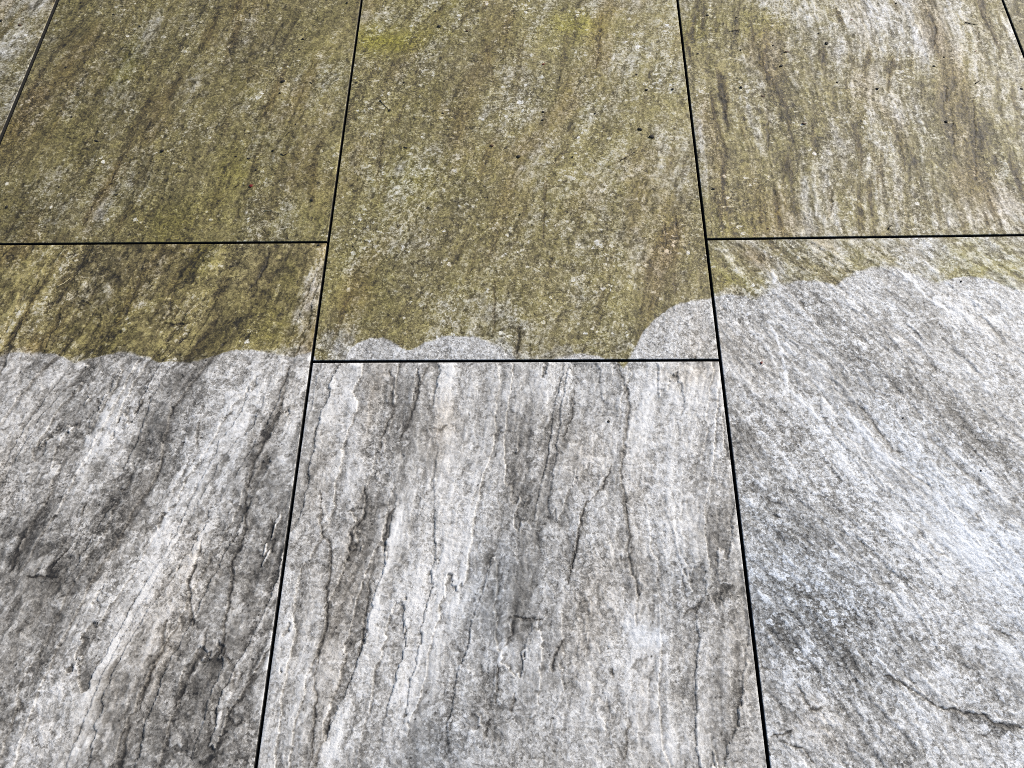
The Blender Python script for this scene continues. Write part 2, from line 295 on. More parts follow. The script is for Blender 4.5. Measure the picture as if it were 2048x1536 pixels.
# per slab character: lean = grain direction from +Y (radians, + leans to +X going away), streak, ledge, grain patchiness, base tone, base moss
CH = {
 'A': dict(fleck=.45, flake=.15, lean=.16, streak=.35, ledge=.25, tone=.50, moss=.78, yel=.16, lift=.02, drip=1.0, blot=.7),
 'B': dict(fleck=.5, wlift=.12, speck=.55, flake=.2, lean=.28, streak=.22, ledge=.10, tone=.55, moss=.74, yel=.16, lift=.06, drip=.8, blot=.8),
 'C': dict(fleck=.6, speck=.45, flake=.4, lean=.03, streak=.60, ledge=.12, tone=.58, moss=.62, yel=.10, lift=.06, drip=2.2, blot=.8),
 'D': dict(brown=.10, fleck=.7, flake=.7, lean=.28, streak=.75, ledge=.80, tone=.535, moss=.84, yel=.10, lift=-.03, blot=.8),
 'E': dict(brown=.09, blue=.08, flake=.5, lean=.10, streak=.75, ledge=.75, tone=.62, moss=.50, yel=.15, blot=.8),
 'F': dict(blue=.2, fleck=.9, flake=.55, lean=-.62, streak=.42, ledge=.26, speck=.40, tone=.63, moss=.52, yel=.15, blot=.9),
 'G': dict(flake=.4, lean=.25, streak=.40, ledge=.30, tone=.50, moss=.52, yel=.06, blot=.7),
 'R': dict(flake=.3, lean=.12, streak=.5, ledge=.4, speck=.3, tone=.55, moss=.6, yel=.12, blot=.8),
 'H': dict(flake=.4, lean=.00, streak=.40, ledge=.20, tone=.55, moss=.60, yel=.12, blot=.7),
}


def slab_fields(X, Y, key, seed):
    """tone, moss, yellowness, brown, blue and height at ground points"""
    c = CH[key]
    th = c['lean'] + .10 * fbm(X * 2.2, Y * 2.2, seed + 1, 2)
    s = X * np.sin(c['lean']) + Y * np.cos(c['lean'])
    t = X * np.cos(c['lean']) - Y * np.sin(c['lean'])
    t = t + .020 * fbm(X * 4, Y * 4, seed + 2, 2, .4) + .0022 * fbm(X * 45, Y * 45, seed + 3, 3)
    s2 = s + .02 * fbm(X * 7, Y * 7, seed + 4, 2)
    broad = fbm(t * 9, s2 * 1.6, seed + 10, 4, .55)
    fine = fbm(t * 42, s2 * 4.5, seed + 20, 4, .6)
    groove = fbm(t * 120, s2 * 9, seed + 25, 2, .6)
    blot = fbm(X * 7, Y * 7, seed + 30, 4, .55)
    mott = fbm(X * 38, Y * 38, seed + 40, 4, .62)
    grit = fbm(t * 170, s2 * 95, seed + 50, 2, .8)
    L = c['streak'] * (.13 * broad + .15 * fine) + .075 * c['blot'] * blot
    # cleft ledges: terraces that climb slowly and drop sharply, ragged edges
    n = 1.15 * fbm(t * 9, s2 * .9, seed + 60, 3, .45) + .085 * fbm(t * 45, s2 * 16, seed + 61, 4, .62)
    K = 2.7
    v = n * K
    fl = np.floor(v); fr = v - fl
    amp = c['ledge'] * sstep(-.6, .25, fbm(X * 4, Y * 4, seed + 62, 2))
    step = rnd(fl.astype(np.int64), np.zeros_like(fl, np.int64), seed + 63) - .5
    L = L + amp * (.26 * step - .30 * np.exp(-fr / .20) + .08 * fr)
    line = amp * (-.44 * np.exp(-fr / .035) * (.5 + .5 * sstep(-.3, .4, fine)) + .30 * np.exp(-(1 - fr) / .05) * sstep(-.2, .5, mott))
    moss = np.full(X.shape, c['moss'])
    yel = np.full(X.shape, c['yel'])
    brown = c.get('brown', .0) + .22 * np.clip(fbm(t * 20, s2 * 3, seed + 80, 3) - .25, 0, 1)
    blue = c.get('blue', .0) + .25 * np.clip(fbm(X * 3, Y * 3, seed + 81, 2), 0, 1)
    ch = {'tone': 0 * X, 'moss': 0 * X, 'yel': 0 * X, 'brown': 0 * X, 'blue': 0 * X, 'speck': 0 * X}
    wx = X + .012 * fbm(X * 14, Y * 14, seed + 90, 4, .6); wy = Y + .012 * fbm(X * 14, Y * 14, seed + 91, 4, .6)
    rag = fbm(t * 30, s2 * 9, seed + 92, 3, .6)
    for (px, py, ra, rb, lean, chan, amt) in PT.get(key, ()):
        g = G((px, py), (px + 1, py), (px, py + 1))
        mx = np.linalg.norm(g[1] - g[0]); my = np.linalg.norm(g[2] - g[0])
        a = c['lean'] + lean
        if chan != 'tone' and ra < rb:
            a = 0
        da = (wx - g[0][0]) * np.sin(a) + (wy - g[0][1]) * np.cos(a)
        db = (wx - g[0][0]) * np.cos(a) - (wy - g[0][1]) * np.sin(a)
        r2 = (da / (ra * my)) ** 2 + (db / (rb * mx)) ** 2
        w = np.exp(-r2 * .9) if chan != 'tone' else np.exp(-(r2 * np.exp(-.55 * rag)) ** .8) * (1 + .55 * rag)
        ch[chan] += amt * w * ((.70 if key in 'EF' else .60) if chan == 'tone' else 1.0)
    L = L + ch['tone']; blue = blue + ch['blue']; brown = brown + ch['brown']
    # the stone splits in flakes: the broad lights and darks break up into ragged islands
    tone = np.full(X.shape, c['tone']) + .30 * L
    K7 = 7
    for k in range(K7):
        tau = (k - 3) * .12
        rg = .85 * fbm(t * 70, s2 * 7, seed + 110 + 9 * k, 3, .62) + .38 * fbm(t * 95, s2 * 60, seed + 111 + 9 * k, 3, .7)
        tone = tone + .072 * (sstep(-.045, .045, L - tau + .15 * rg) - (1.0 if tau < 0 else 0.0))
    tone = tone - .036 + .5 * line + .055 * mott + .09 * grit + .085 * c['streak'] * groove
    q = fbm(X * 125 + 2 * mott, Y * 105, seed + 70, 2, .5)
    dens = fbm(X * 9, Y * 9, seed + 71, 3)
    tone = tone + c.get('fleck', .8) * .24 * sstep(.50, .74, q + .22 * dens) - .22 * sstep(.56, .80, -q - .22 * dens)
    fk = c.get('flake', 0)
    if fk:
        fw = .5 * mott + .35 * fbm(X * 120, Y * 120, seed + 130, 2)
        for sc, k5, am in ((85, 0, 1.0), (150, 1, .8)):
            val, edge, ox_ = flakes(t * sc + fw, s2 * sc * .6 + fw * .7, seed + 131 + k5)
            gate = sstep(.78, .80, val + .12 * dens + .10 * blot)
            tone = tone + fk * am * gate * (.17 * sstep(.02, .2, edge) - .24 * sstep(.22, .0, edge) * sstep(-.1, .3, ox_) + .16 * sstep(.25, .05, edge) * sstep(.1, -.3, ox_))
            tone = tone - fk * am * .16 * sstep(.20, .17, val - .10 * dens) * sstep(.0, .2, edge)
    h = .0007 * blot + .0005 * mott + .0003 * grit + .0006 * c['streak'] * fine + .0002 * groove + .0012 * (tone - c['tone']) + amp * .0018 * (fr - .5)
    for (pts, wmm, amt) in VN.get(key, ()):
        D, S, T = poly_dist(X, Y, G(*pts), .0035, seed)
        w = np.exp(-(D / (wmm * .0011)) ** 2) * sstep(0, .12, T + .02) * sstep(0, .12, 1.02 - T) * (.7 + .5 * rag)
        tone = tone + 1.3 * amt * w; h = h + .0004 * w
    for i, (pts, wmm, dark, rim) in enumerate(CR.get(key, ())):
        D, S, T = poly_dist(X, Y, G(*pts), .0028, seed + i)
        wv = wmm * .001 * (.65 + .5 * np.clip(.6 + fbm(T * 9, 0 * T + i, seed + 7, 2), 0, 1.4)) * (.35 + .65 * sstep(0, .15, T + .01) * sstep(0, .2, 1.01 - T))
        w = np.exp(-(D / wv) ** 2)
        soft = np.exp(-(D / (wv * 3.2)) ** 2)
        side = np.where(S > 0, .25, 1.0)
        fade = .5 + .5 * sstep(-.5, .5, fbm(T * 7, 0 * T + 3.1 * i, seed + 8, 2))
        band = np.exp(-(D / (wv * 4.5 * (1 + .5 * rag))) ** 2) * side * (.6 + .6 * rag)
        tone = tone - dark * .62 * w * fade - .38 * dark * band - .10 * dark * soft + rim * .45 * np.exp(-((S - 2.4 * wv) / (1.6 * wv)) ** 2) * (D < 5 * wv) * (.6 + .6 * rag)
        brown = brown + (.35 * soft if key in 'ABC' else .10 * soft)
        h = h - .0017 * dark * w + .0004 * rim * np.exp(-((S - 2.4 * wv) / (1.6 * wv)) ** 2) * (D < 5 * wv)
    # green film left where the washer has not been
    yb = np.interp(X, WASH[:, 0], WASH[:, 1]) + .0022 * fbm(X * 60, Y * 60, seed + 95, 3)
    we = .0016 + .0045 * sstep(-.1, .7, fbm(X * 14, Y * 14, seed + 94, 2))
    dirty = sstep(-we, we, Y - yb)
    film = .85 * fbm(X * 6, Y * 6, seed + 96, 4, .6) + .55 * fbm(t * 22, s2 * 9, seed + 93, 3, .6)
    drip = fbm(t * 26, s2 * 4, seed + 97, 4, .6)
    sp = fbm(X * 55, Y * 55, seed + 98, 3, .7)
    ds = fbm(t * 60, s2 * 6.5, seed + 120, 4, .62) * .6 + .55 * drip
    dk = c.get('drip', 1.0)
    clump = fbm(t * 85, s2 * 50, seed + 121, 3, .75)
    tone = tone + dirty * (.075 * dk * np.where(ds > 0, .55, 1.0) * ds + .085 * clump - .17 * sstep(.30, .75, -clump - .35 * film) - .12 * dk * sstep(.15, .75, -ds) - .035 * film + c.get('lift', .05))
    brown = brown + dirty * (.40 * dk * sstep(.2, .8, -ds) + .55 * sstep(.0, .9, fbm(t * 10, s2 * 4, seed + 150, 3)))
    tone = tone + (1 - dirty) * c.get('wlift', 0)
    m = 1.40 * moss + .36 * film - .24 * dk * ds + .16 * sp + ch['moss'] - 1.0 * (tone - c['tone'] - .05)
    reach = yb + .022 * sstep(.0, .55, fbm(X * 11, 0 * X + 2.7, seed + 151, 2)) * (.4 + .6 * np.abs(np.sin(X * 24)))      # a second, lighter pass
    m = m * (.62 + .38 * sstep(-.004, .004, Y - reach))
    m = np.clip(m, .04, 1.3) * dirty
    resid = np.clip(ch['moss'] * .7 + .25 * (film - 1.0) + .12 * (sp - .9), 0, .7) * (1 - dirty)
    moss = np.clip(m + resid, 0, 1.35)
    yel = np.clip(yel + .16 * fbm(X * 8, Y * 8, seed + 99, 4) + .08 * sp + ch['yel'], 0, 1)
    speck = c.get('speck', .2) + dirty * .15 + ch['speck'] + .75 * (fbm(t * 16, s2 * 6, seed + 140, 3, .55) + .1) + .25 * (1 - dirty) * (key in 'DE') * -1
    return tone, moss, yel, np.clip(brown, 0, 1), np.clip(blue, 0, 1), np.clip(speck, -.6, 2), h


# ---------------------------------------------------------------- materials
def nn(nt, kind, **kw):
    n = nt.nodes.new(kind)
    for k, v in kw.items():
        setattr(n, k, v)
    return n


def mixrgb(nt, blend, fac, a, b):
    m = nn(nt, 'ShaderNodeMix', data_type='RGBA', blend_type=blend)
    m.clamp_factor = True
    for sock, val in ((m.inputs[0], fac), (m.inputs[6], a), (m.inputs[7], b)):
        if hasattr(val, 'is_output'):
            nt.links.new(val, sock)
        elif isinstance(val, (int, float)):
            sock.default_value = val
        else:
            sock.default_value = (*val, 1)
    return m.outputs[2]


def mth(nt, op, a, b=None, c=None, clamp=False):
    m = nn(nt, 'ShaderNodeMath', operation=op)
    m.use_clamp = clamp
    for i, val in enumerate((a, b, c)):
        if val is None:
            continue
        if hasattr(val, 'is_output'):
            nt.links.new(val, m.inputs[i])
        else:
            m.inputs[i].default_value = val
    return m.outputs[0]


def stone_material():
    mat = bpy.data.materials.new('riven_stone')
    mat.use_nodes = True
    nt = mat.node_tree
    bsdf = nt.nodes['Principled BSDF']
    wear = nn(nt, 'ShaderNodeAttribute', attribute_name='wear')
    tint = nn(nt, 'ShaderNodeAttribute', attribute_name='tint')
    sw = nn(nt, 'ShaderNodeSeparateColor'); nt.links.new(wear.outputs['Color'], sw.inputs[0])
    st = nn(nt, 'ShaderNodeSeparateColor'); nt.links.new(tint.outputs['Color'], st.inputs[0])
    tone, moss, yel = sw.outputs
    brown, blue, speck = st.outputs
    tc = nn(nt, 'ShaderNodeTexCoord')
    co = tc.outputs['Object']
    # crystal grain: little angular flakes plus a finer powder
    warp = nn(nt, 'ShaderNodeTexNoise'); warp.inputs['Scale'].default_value = 160; warp.inputs['Detail'].default_value = 2
    nt.links.new(co, warp.inputs['Vector'])
    wv = nn(nt, 'ShaderNodeVectorMath', operation='MULTIPLY_ADD')
    nt.links.new(warp.outputs['Color'], wv.inputs[0]); wv.inputs[1].default_value = (.004, .004, .004); nt.links.new(co, wv.inputs[2])
    vor = nn(nt, 'ShaderNodeTexVoronoi'); vor.inputs['Scale'].default_value = 330
    nt.links.new(wv.outputs[0], vor.inputs['Vector'])
    vs_ = nn(nt, 'ShaderNodeSeparateColor'); nt.links.new(vor.outputs['Color'], vs_.inputs[0])
    no = nn(nt, 'ShaderNodeTexNoise'); no.inputs['Scale'].default_value = 420; no.inputs['Detail'].default_value = 3; no.inputs['Roughness'].default_value = .7
    nt.links.new(co, no.inputs['Vector'])
    v0 = mth(nt, 'MULTIPLY_ADD', vs_.outputs[0], 1.0, -.5)
    n0 = mth(nt, 'MULTIPLY_ADD', no.outputs[0], 2.2, -1.1)
    # pale angular chips scattered in clusters
    chip = nn(nt, 'ShaderNodeTexVoronoi'); chip.inputs['Scale'].default_value = 175
    nt.links.new(wv.outputs[0], chip.inputs['Vector'])
    cs = nn(nt, 'ShaderNodeSeparateColor'); nt.links.new(chip.outputs['Color'], cs.inputs[0])
    clus = nn(nt, 'ShaderNodeTexNoise'); clus.inputs['Scale'].default_value = 26; clus.inputs['Detail'].default_value = 3
    nt.links.new(co, clus.inputs['Vector'])
    cthr = mth(nt, 'MULTIPLY_ADD', clus.outputs[0], -.55, 1.16)
    chipv = mth(nt, 'MULTIPLY', mth(nt, 'SUBTRACT', cs.outputs[0], cthr, clamp=True), 1.6)
    grain = mth(nt, 'ADD', mth(nt, 'MULTIPLY', v0, .30), mth(nt, 'MULTIPLY', n0, .30))
    grain = mth(nt, 'ADD', grain, mth(nt, 'MULTIPLY', chipv, mth(nt, 'MULTIPLY_ADD', speck, .8, .55)))
    grain = mth(nt, 'MULTIPLY', grain, mth(nt, 'MULTIPLY_ADD', speck, .52, .78))
    tv = mth(nt, 'ADD', tone, grain)
    # dark pinholes
    pit = nn(nt, 'ShaderNodeTexVoronoi'); pit.inputs['Scale'].default_value = 95
    nt.links.new(wv.outputs[0], pit.inputs['Vector'])
    ps = nn(nt, 'ShaderNodeSeparateColor'); nt.links.new(pit.outputs['Color'], ps.inputs[0])
    hole = mth(nt, 'MULTIPLY', mth(nt, 'LESS_THAN', pit.outputs['Distance'], .13), mth(nt, 'GREATER_THAN', ps.outputs[1], .72))
    tv = mth(nt, 'SUBTRACT', tv, mth(nt, 'MULTIPLY', hole, .28), clamp=True)
    ramp = nn(nt, 'ShaderNodeValToRGB')
    nt.links.new(tv, ramp.inputs[0])
    cr = ramp.color_ramp
    stops = [(0.0, (.025, .023, .021)), (.22, (.082, .076, .067)), (.42, (.204, .194, .178)), (.58, (.36, .349, .330)), (.76, (.60, .592, .578)), (.96, (.80, .80, .80))]
    while len(cr.elements) < len(stops):
        cr.elements.new(.5)
    for e, (p, c) in zip(cr.elements, stops):
        e.position = p; e.color = (*c, 1)
    col = ramp.outputs[0]
    col = mixrgb(nt, 'MULTIPLY', blue, col, (.88, .97, 1.10))
    col = mixrgb(nt, 'MULTIPLY', brown, col, (.84, .70, .52))
    hue = nn(nt, 'ShaderNodeTexNoise'); hue.inputs['Scale'].default_value = 60; hue.inputs['Detail'].default_value = 4; hue.inputs['Roughness'].default_value = .7
    nt.links.new(co, hue.inputs['Vector'])
    hv = mth(nt, 'MULTIPLY_ADD', hue.outputs[0], .8, -.4)
    yl = mth(nt, 'ADD', yel, mth(nt, 'MULTIPLY', hv, .5), clamp=True)
    gk = mth(nt, 'MULTIPLY_ADD', mth(nt, 'SUBTRACT', hv, mth(nt, 'MULTIPLY', grain, 1.3)), 1.0, 1.0)
    ms = mth(nt, 'MULTIPLY', moss, gk, clamp=True)
    film = mixrgb(nt, 'MIX', yl, (.55, .475, .225), (.58, .525, .08))
    col = mixrgb(nt, 'MULTIPLY', ms, col, film)
    nt.links.new(col, bsdf.inputs['Base Color'])
    rgh = mth(nt, 'ADD', mth(nt, 'MULTIPLY_ADD', n0, .08, .50), mth(nt, 'MULTIPLY', ms, .12))
    nt.links.new(rgh, bsdf.inputs['Roughness'])
    bsdf.inputs['IOR'].default_value = 1.5
    bump = nn(nt, 'ShaderNodeBump'); bump.inputs['Strength'].default_value = 1.0; bump.inputs['Distance'].default_value = .0011
    nt.links.new(grain, bump.inputs['Height'])
    nt.links.new(bump.outputs[0], bsdf.inputs['Normal'])
    return mat


def plain(name, rgb, rough=.7, scale=300, var=.35):
    mat = bpy.data.materials.new(name); mat.use_nodes = True
    nt = mat.node_tree; b = nt.nodes['Principled BSDF']
    tc = nn(nt, 'ShaderNodeTexCoord')
    no = nn(nt, 'ShaderNodeTexNoise'); no.inputs['Scale'].default_value = scale; no.inputs['Detail'].default_value = 4
    nt.links.new(tc.outputs['Object'], no.inputs['Vector'])
    c = mixrgb(nt, 'MIX', no.outputs[0], tuple(v * (1 - var) for v in rgb), tuple(v * (1 + var) for v in rgb))
    nt.links.new(c, b.inputs['Base Color']); b.inputs['Roughness'].default_value = rough
    bp = nn(nt, 'ShaderNodeBump'); bp.inputs['Distance'].default_value = .001; nt.links.new(no.outputs[0], bp.inputs['Height']); nt.links.new(bp.outputs[0], b.inputs['Normal'])
    return mat


STONE = stone_material()
JOINT = plain('joint_grime', (.010, .010, .010), .9)

# ---------------------------------------------------------------- setting: bedding under the slabs
bed = bpy.data.meshes.new('ground')
bed.from_pydata([(-400, -400, -.021), (400, -400, -.021), (400, 400, -.021), (-400, 400, -.021)], [], [(0, 1, 2, 3)])
bed.materials.append(plain('bedding_soil', (.012, .011, .010), .95))
bo = bpy.data.objects.new('ground', bed); COL.objects.link(bo)
bo['kind'] = 'structure'; bo['label'] = 'dark bedding seen in the open joints between slabs'


# ---------------------------------------------------------------- slabs
def xl(i, y):
    a, b = LINES[i]
    return a + b * y


def make_slab(col, row, key, seed, step, label):
    """col indexes LINES (slab lies between LINES[col] and LINES[col + 1]); row 0 is below the visible cross joint, 1 above"""
    if col % 2 == 0:
        a, b = (ROW_L if col <= 2 else ROW_R)
    else:
        a, b = ROW_M
    if col < 2 or col > 4:
        b = 0.0
    off = (row - 1) * LEN
    hj = J / 2
    ya = lambda x: a + b * x + off + hj
    yb = lambda x: a + b * x + off + LEN - hj

    def corner(i, yf, sx):
        x = xl(i, a + off)
        for _ in range(3):
            y = yf(x); x = xl(i, y) + sx
        return x, y
    hl = hj * (1.7 if col == 2 else 1.0); hr = hj * (1.7 if col == 1 else 1.0)          # the far left joint gapes a little
    c00 = corner(col, ya, hl); c10 = corner(col + 1, ya, -hr); c11 = corner(col + 1, yb, -hr); c01 = corner(col, yb, hl)
    nx = int(.6 / step) + 1; ny = int(.9 / step) + 1
    # sample lines: even spacing plus tight lines at the arrises
    def lines(n, size):
        v = np.linspace(0, 1, n)
        e = np.array([0, .0004, .0010, .0018]) / size
        v = v[(v > .0025 / size) & (v < 1 - .0025 / size)]
        return np.concatenate([e, v, 1 - e[::-1]])
    uu = lines(nx, .6); vv = lines(ny, .9)
    U, V = np.meshgrid(uu, vv)
    X = (c00[0] * (1 - U) + c10[0] * U) * (1 - V) + (c01[0] * (1 - U) + c11[0] * U) * V
    Y = (c00[1] * (1 - U) + c10[1] * U) * (1 - V) + (c01[1] * (1 - U) + c11[1] * U) * V
    tone, moss, yel, brown, blue, speck, h = yield (X, Y, key, seed)
    dx = np.minimum(U, 1 - U) * .6; dy = np.minimum(V, 1 - V) * .9
    d = np.minimum(dx, dy)
    drop = .0005 * (1 - np.clip(d / .0012, 0, 1)) ** 2
    Z = h * sstep(0, .006, d) - drop
    Z = np.where(d < .00005, -.0011, Z)
    tone = tone - .5 * (d < .0003) + .10 * np.exp(-(d / .0022) ** 2) * (.5 + .6 * fbm(X * 25, Y * 25, seed + 200, 2))
    ox = float((c00[0] + c11[0]) / 2); oy = float((c00[1] + c11[1]) / 2)
    H_, W_ = X.shape
    top = np.stack([X - ox, Y - oy, Z], -1).reshape(-1, 3)
    ids = np.arange(H_ * W_).reshape(H_, W_)
    quads = np.stack([ids[:-1, :-1], ids[:-1, 1:], ids[1:, 1:], ids[1:, :-1]], -1).reshape(-1, 4)
    ring = np.concatenate([ids[0, :-1], ids[:-1, -1], ids[-1, :0:-1], ids[:0:-1, 0]])
    n0 = H_ * W_; nr = len(ring)
    hi = top[ring].copy(); lo = hi.copy(); lo[:, 2] = -.0205
    verts = np.concatenate([top, hi, lo])
    k = np.arange(nr); k2 = (k + 1) % nr
    side = np.stack([n0 + k, n0 + nr + k, n0 + nr + k2, n0 + k2], -1)
    faces = np.concatenate([quads, side]).astype(np.int32)
    me = bpy.data.meshes.new('paving_slab')
    me.vertices.add(len(verts)); me.vertices.foreach_set('co', verts.astype(np.float32).ravel())
    me.loops.add(faces.size); me.loops.foreach_set('vertex_index', faces.ravel())
    me.polygons.add(len(faces))
    me.polygons.foreach_set('loop_start', np.arange(0, faces.size, 4, dtype=np.int32))
    me.polygons.foreach_set('material_index', np.concatenate([np.zeros(len(quads), np.int32), np.ones(nr, np.int32)]))
    me.polygons.foreach_set('use_smooth', np.concatenate([np.ones(len(quads), bool), np.zeros(nr, bool)]))
    me.update(calc_edges=True)
    z = np.zeros(2 * nr); one = np.ones(len(verts))
    cat = lambda q: np.concatenate([q.ravel(), z])
    for name, ch in (('wear', (tone, moss, yel)), ('tint', (brown, blue, speck))):
        at = me.attributes.new(name, 'FLOAT_COLOR', 'POINT')
        at.data.foreach_set('color', np.stack([cat(ch[0]), cat(ch[1]), cat(ch[2]), one], -1).astype(np.float32).ravel())
    me.materials.append(STONE); me.materials.append(JOINT)
    o = bpy.data.objects.new('paving_slab', me); COL.objects.link(o)
    o.location = (ox, oy, 0)
    o['label'] = label; o['category'] = 'paving slab'; o['group'] = 'stone paving slabs'; o['kind'] = 'thing'
    return o


FINE = globals().get('FINE_STEP', .0014)
SLABS = [
    # columns in LINES: 1 = far left sliver, 2 left, 3 middle, 4 right, 5 far right sliver
    (3, 1, 'B', 11, FINE, 'dirty middle slab with yellow-green algae and washed scallops along its lower edge'),
    (3, 0, 'E', 21, FINE, 'clean pale grey middle slab with long dark cracks and no green film'),
    (2, 1, 'A', 31, FINE, 'olive dirty slab left of the middle column, unwashed all over, with a red seed'),
    (2, 0, 'D', 41, FINE, 'half washed slab left of the middle column, olive above and streaky dark grey below'),
    (4, 1, 'C', 51, FINE, 'pale unwashed slab right of the middle column with brown drip stains'),
    (4, 0, 'F', 61, FINE, 'bluish white half washed slab right of the middle column, with slanting veins'),
    (1, 1, 'G', 71, .002, 'thin grey triangle of slab in the top left corner'),
    (5, 1, 'H', 81, .002, 'thin olive triangle of slab in the top right corner'),
    # neighbours past the edge of the photograph
] + [(c_, r_, 'R', 100 + 7 * i_, .004, 'stone slab of the same paving lying just past the edge of the view') for i_, (c_, r_) in enumerate(
    [(1, 0), (5, 0), (0, 0), (0, 1), (6, 0), (6, 1), (1, 2), (2, 2), (3, 2), (4, 2), (5, 2), (2, -1), (3, -1), (4, -1)])]
gens = [make_slab(*a) for a in SLABS]
asks = [next(g) for g in gens]
with ThreadPoolExecutor(4) as ex:                    # numpy works on four slabs at once
    fields = list(ex.map(lambda a: slab_fields(*a), asks))
for g, fl_ in zip(gens, fields):
    try:
        g.send(fl_)
    except StopIteration:
        pass


# ---------------------------------------------------------------- bits lying on the slabs
KEYS = [a[2] for a in SLABS]


def rest_height(x, y):
    best = (1e9, 0.0)
    for (X, Y, k, sd), fl_ in zip(asks, fields):
        if X.min() - .01 < x < X.max() + .01 and Y.min() - .01 < y < Y.max() + .01:
            d = (X - x) ** 2 + (Y - y) ** 2
            i = int(np.argmin(d))
            if d.flat[i] < best[0]:
                best = (d.flat[i], float(fl_[6].flat[i]))
    return best[1]


SOIL = plain('black_dirt', (.012, .010, .008), .8)
RED = plain('red_seed_coat', (.16, .012, .008), .45)
BROWN = plain('dead_leaf', (.075, .035, .016), .7)
STRAW = plain('dry_straw', (.50, .43, .26), .7)
BARK = plain('twig_bark', (.028, .022, .016), .8)
random.seed(5)


def lump(name, mat, px, py, lpx, wpx, ang, sharp=0.0):
    """an uneven crumb: a noisy, squashed ball tapering to one end"""
    g = G((px, py), (px + 1, py)); m = float(np.linalg.norm(g[1] - g[0]))
    L, W = lpx * m * .44, wpx * m * .46
    import bmesh
    bm = bmesh.new()
    bmesh.ops.create_icosphere(bm, subdivisions=2, radius=1)
    o1, o2, o3 = random.random() * 50, random.random() * 50, random.random() * 50
    for v in bm.verts:
        x, y, z = v.co
        k = 1 + .22 * math.sin(3.1 * x + o1) * math.cos(2.7 * y + o2) + .18 * math.sin(4.3 * z + o3 + 2 * x) + random.uniform(-.05, .05)
        tp = 1 - sharp * .45 * (x + 1)
        v.co = (x * L * (1 + .1 * (k - 1)), y * W * k * tp, z * min(L, W) * .5 * k * tp)
    me = bpy.data.meshes.new(name); bm.to_mesh(me); bm.free()
    me.materials.append(mat)
    for p in me.polygons:
        p.use_smooth = True
    o = bpy.data.objects.new(name, me); COL.objects.link(o)
    x, y = g[0]
    o.location = (x, y, rest_height(x, y) + min(L, W) * .3)
    o.rotation_euler = (0, 0, ang)
    return o


def stalk(name, mat, pts, wpx):
    """a thin bent tube that lies along photo points"""
    P = G(*pts); g = G(pts[0], (pts[0][0] + 1, pts[0][1])); r0 = float(np.linalg.norm(g[1] - g[0])) * wpx * .5
    Q = []
    for a, b in zip(P[:-1], P[1:]):
        for k in range(4):
            Q.append(a + (b - a) * k / 4)
    Q.append(P[-1]); Q = np.array(Q)
    c = Q.mean(0); vv = []; ff = []
    for i, q in enumerate(Q):
        d = Q[min(i + 1, len(Q) - 1)] - Q[max(i - 1, 0)]; d = d / np.linalg.norm(d)
        r = r0 * (1 - .55 * i / (len(Q) - 1)) * random.uniform(.85, 1.15)
        z = rest_height(*q) + r0 * .8 + .0004 * math.sin(i)
        for k in range(6):
            a = k * math.pi / 3
            vv.append((q[0] - c[0] - d[1] * math.cos(a) * r, q[1] - c[1] + d[0] * math.cos(a) * r, z + math.sin(a) * r))
        if i:
            for k in range(6):
                ff.append(((i - 1) * 6 + k, (i - 1) * 6 + (k + 1) % 6, i * 6 + (k + 1) % 6, i * 6 + k))
    ff.append(tuple(range(5, -1, -1))); n = len(vv); ff.append(tuple(range(n - 6, n)))
    me = bpy.data.meshes.new(name); me.from_pydata(vv, [], ff); me.materials.append(mat)
    for p in me.polygons:
        p.use_smooth = True
    o = bpy.data.objects.new(name, me); COL.objects.link(o); o.location = (c[0], c[1], 0)
    return o


WHERE = {'A': 'olive upper left slab', 'B': 'dirty upper middle slab', 'C': 'pale upper right slab', 'D': 'half washed left slab', 'E': 'clean middle slab', 'F': 'half washed right slab', 'G': 'top left corner slab'}
SPAN = {'A': (0, 700, 0, 485), 'B': (640, 1430, 0, 720), 'C': (1360, 2048, 0, 475), 'D': (0, 640, 490, 1536), 'E': (520, 1530, 725, 1536), 'F': (1420, 2048, 480, 1536), 'G': (0, 110, 0, 260)}
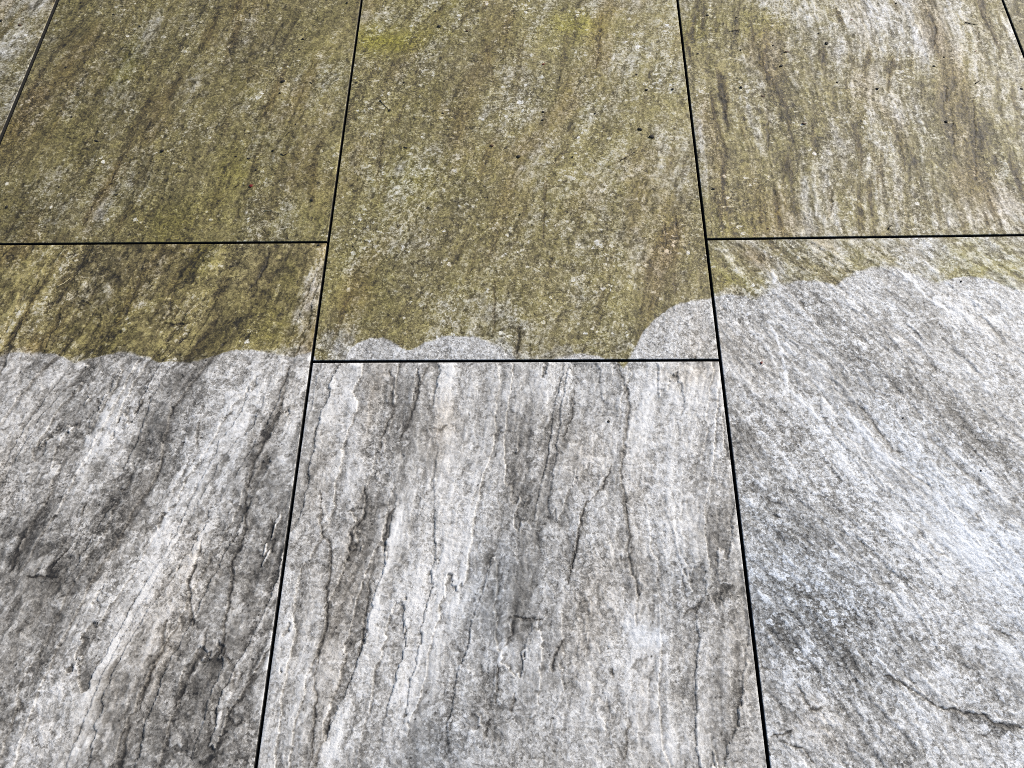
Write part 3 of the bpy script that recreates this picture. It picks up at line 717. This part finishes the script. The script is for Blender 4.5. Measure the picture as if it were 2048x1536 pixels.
# slab, x, y, length px, width px
DOTS = [
 ('A',227,29,5,4),('A',280,53,5,4),('A',132,135,6,4),('A',144,234,4,4),('A',566,163,11,6),('A',560,187,5,5),('A',622,166,9,3),('A',606,78,6,5),('A',599,99,5,3),('A',325,302,8,6),
 ('A',193,282,12,4),('A',546,301,6,5),('A',472,313,8,4),('A',497,317,8,4),('A',624,401,6,7),('A',234,390,6,4),('A',14,414,7,6),('A',591,249,4,4),('A',512,340,5,4),('A',118,375,4,4),('A',694,6,6,4),('A',161,5,5,4),
 ('B',878,53,9,6),('B',871,23,5,4),('B',1086,224,7,4),('B',1085,240,7,4),('B',779,221,8,5),('B',761,202,5,4),('B',811,295,10,4),('B',1037,313,10,6),('B',1145,314,5,4),('B',1280,259,12,6),('B',1303,274,14,7),
 ('B',1293,180,7,5),('B',1273,149,5,3),('B',1345,179,6,5),('B',885,226,7,4),('B',808,165,5,4),('B',713,165,5,4),('B',1040,429,4,4),('B',975,395,4,4),('B',1190,227,5,4),('B',706,492,4,4),
 ('C',1653,87,8,7),('C',1562,132,11,5),('C',1482,175,7,5),('C',1674,165,5,4),('C',1754,178,8,6),('C',1892,243,7,6),('C',1888,114,5,4),('C',1868,132,6,4),('C',1427,378,9,4),('C',1473,35,7,3),('C',1792,7,5,4),
 ('C',1481,100,5,4),('C',1395,108,6,4),('C',1637,67,5,4),('C',1546,91,5,4),('C',1415,31,6,4),('C',2043,178,8,4),
 ('D',637,491,6,5),('E',1217,843,6,6),('F',1806,836,5,4),('F',1962,941,4,5),('F',1922,563,5,4),('G',3,42,6,5),('G',47,38,4,3)]
BITS = []
for (k, x, y, l, w) in DOTS:
    BITS.append((lump('dirt_crumb', SOIL, x, y, l, w, random.uniform(-.6, .6)), 'black dirt crumb', 'dirt crumb', 'dirt crumbs on the slabs', k, x, y, l))
for (k, x, y, l, w) in [('A',503,372,10,10),('B',1087,129,8,5),('C',1703,40,6,4),('F',1523,726,8,8),('C',1951,103,7,3)]:
    BITS.append((lump('seed', RED, x, y, l, w, .5, .8), 'dark red seed', 'seed', 'red seeds on the slabs', k, x, y, 9))
for (k, x, y, l, w) in [('G',40,51,9,6),('B',934,62,7,5),('B',984,292,9,8),('C',1574,104,12,4),('C',1526,192,12,5),('C',1608,247,12,5),('C',1536,457,6,4)]:
    BITS.append((lump('leaf_scrap', BROWN, x, y, l, w, random.uniform(-.4, .4), .5), 'rusty brown leaf scrap', 'leaf scrap', 'leaf scraps on the slabs', k, x, y, 9))
for (k, pts, w, mat, what) in [
  ('A', [(562,308),(567,311),(573,309),(579,303)], 2.2, BARK, 'curled black twig'), ('A', [(572,271),(576,265),(580,264),(586,263)], 1.8, BARK, 'forked black twig'),
  ('B', [(761,202),(770,212),(779,221)], 1.4, BARK, 'thin black stem'), ('C', [(1459,63),(1470,61),(1480,59)], 1.5, BARK, 'thin black twig'), ('C', [(1929,46),(1942,48),(1955,50)], 1.8, BARK, 'straight thin black twig'),
  ('C', [(1950,168),(1956,164),(1961,161)], 2.4, BARK, 'short black twig'), ('C', [(1777,458),(1779,453),(1784,450)], 2.2, BARK, 'bent stub of black twig'), ('B', [(1240,322),(1255,313),(1271,304)], 1.3, BARK, 'hair thin dark stem'),
  ('D', [(372,630),(386,618),(403,606)], 2.4, STRAW, 'pale dry straw'), ('D', [(116,574),(128,566),(141,556)], 2.2, STRAW, 'pale short straw'), ('A', [(529,421),(537,421),(546,421)], 2.2, STRAW, 'pale stiff straw'),
  ('A', [(471,374),(476,371),(480,368)], 1.8, BARK, 'tiny dark stem')]:
    o = stalk('straw' if mat is STRAW else 'twig', mat, pts, w)
    BITS.append((o, what, 'straw' if mat is STRAW else 'twig', 'twigs and straws on the slabs', k, pts[1][0], pts[1][1], 9))


def place_words(k, x, y):
    x0, x1, y0, y1 = SPAN[k]
    u, v = (x - x0) / (x1 - x0), (y - y0) / (y1 - y0)
    col = 'left joint' if u < .33 else ('right joint' if u > .67 else '')
    row = 'far end' if v < .33 else ('near end' if v > .67 else '')
    if k == 'G':
        return 'on'
    if row and col:
        return 'by ' + row.replace(' end', '') + ' ' + col.split()[0] + ' corner of'
    if row:
        return 'at ' + row + ' of'
    if col:
        return 'midway along ' + col + ' of'
    return 'in the centre of'


groups_ = {}
for b in BITS:
    o, what, cat, grp, k, x, y, l = b
    size = '' if cat != 'dirt crumb' else ('large ' if l >= 10 else ('small ' if l >= 6 else 'pinhead '))
    base = f"{size}{what} {place_words(k, x, y)} {WHERE[k]}"
    groups_.setdefault(base, []).append(b)
ORD = ['leftmost', 'second from left', 'third from left', 'fourth from left', 'fifth from left', 'sixth from left']
for base, bs in groups_.items():
    bs.sort(key=lambda b: b[5])
    for i, b in enumerate(bs):
        lab = base
        if len(bs) > 1:
            lab = base + ', ' + ('rightmost' if i == len(bs) - 1 else ORD[i])
        b[0]['label'] = lab; b[0]['category'] = b[2]; b[0]['group'] = b[3]; b[0]['kind'] = 'thing'
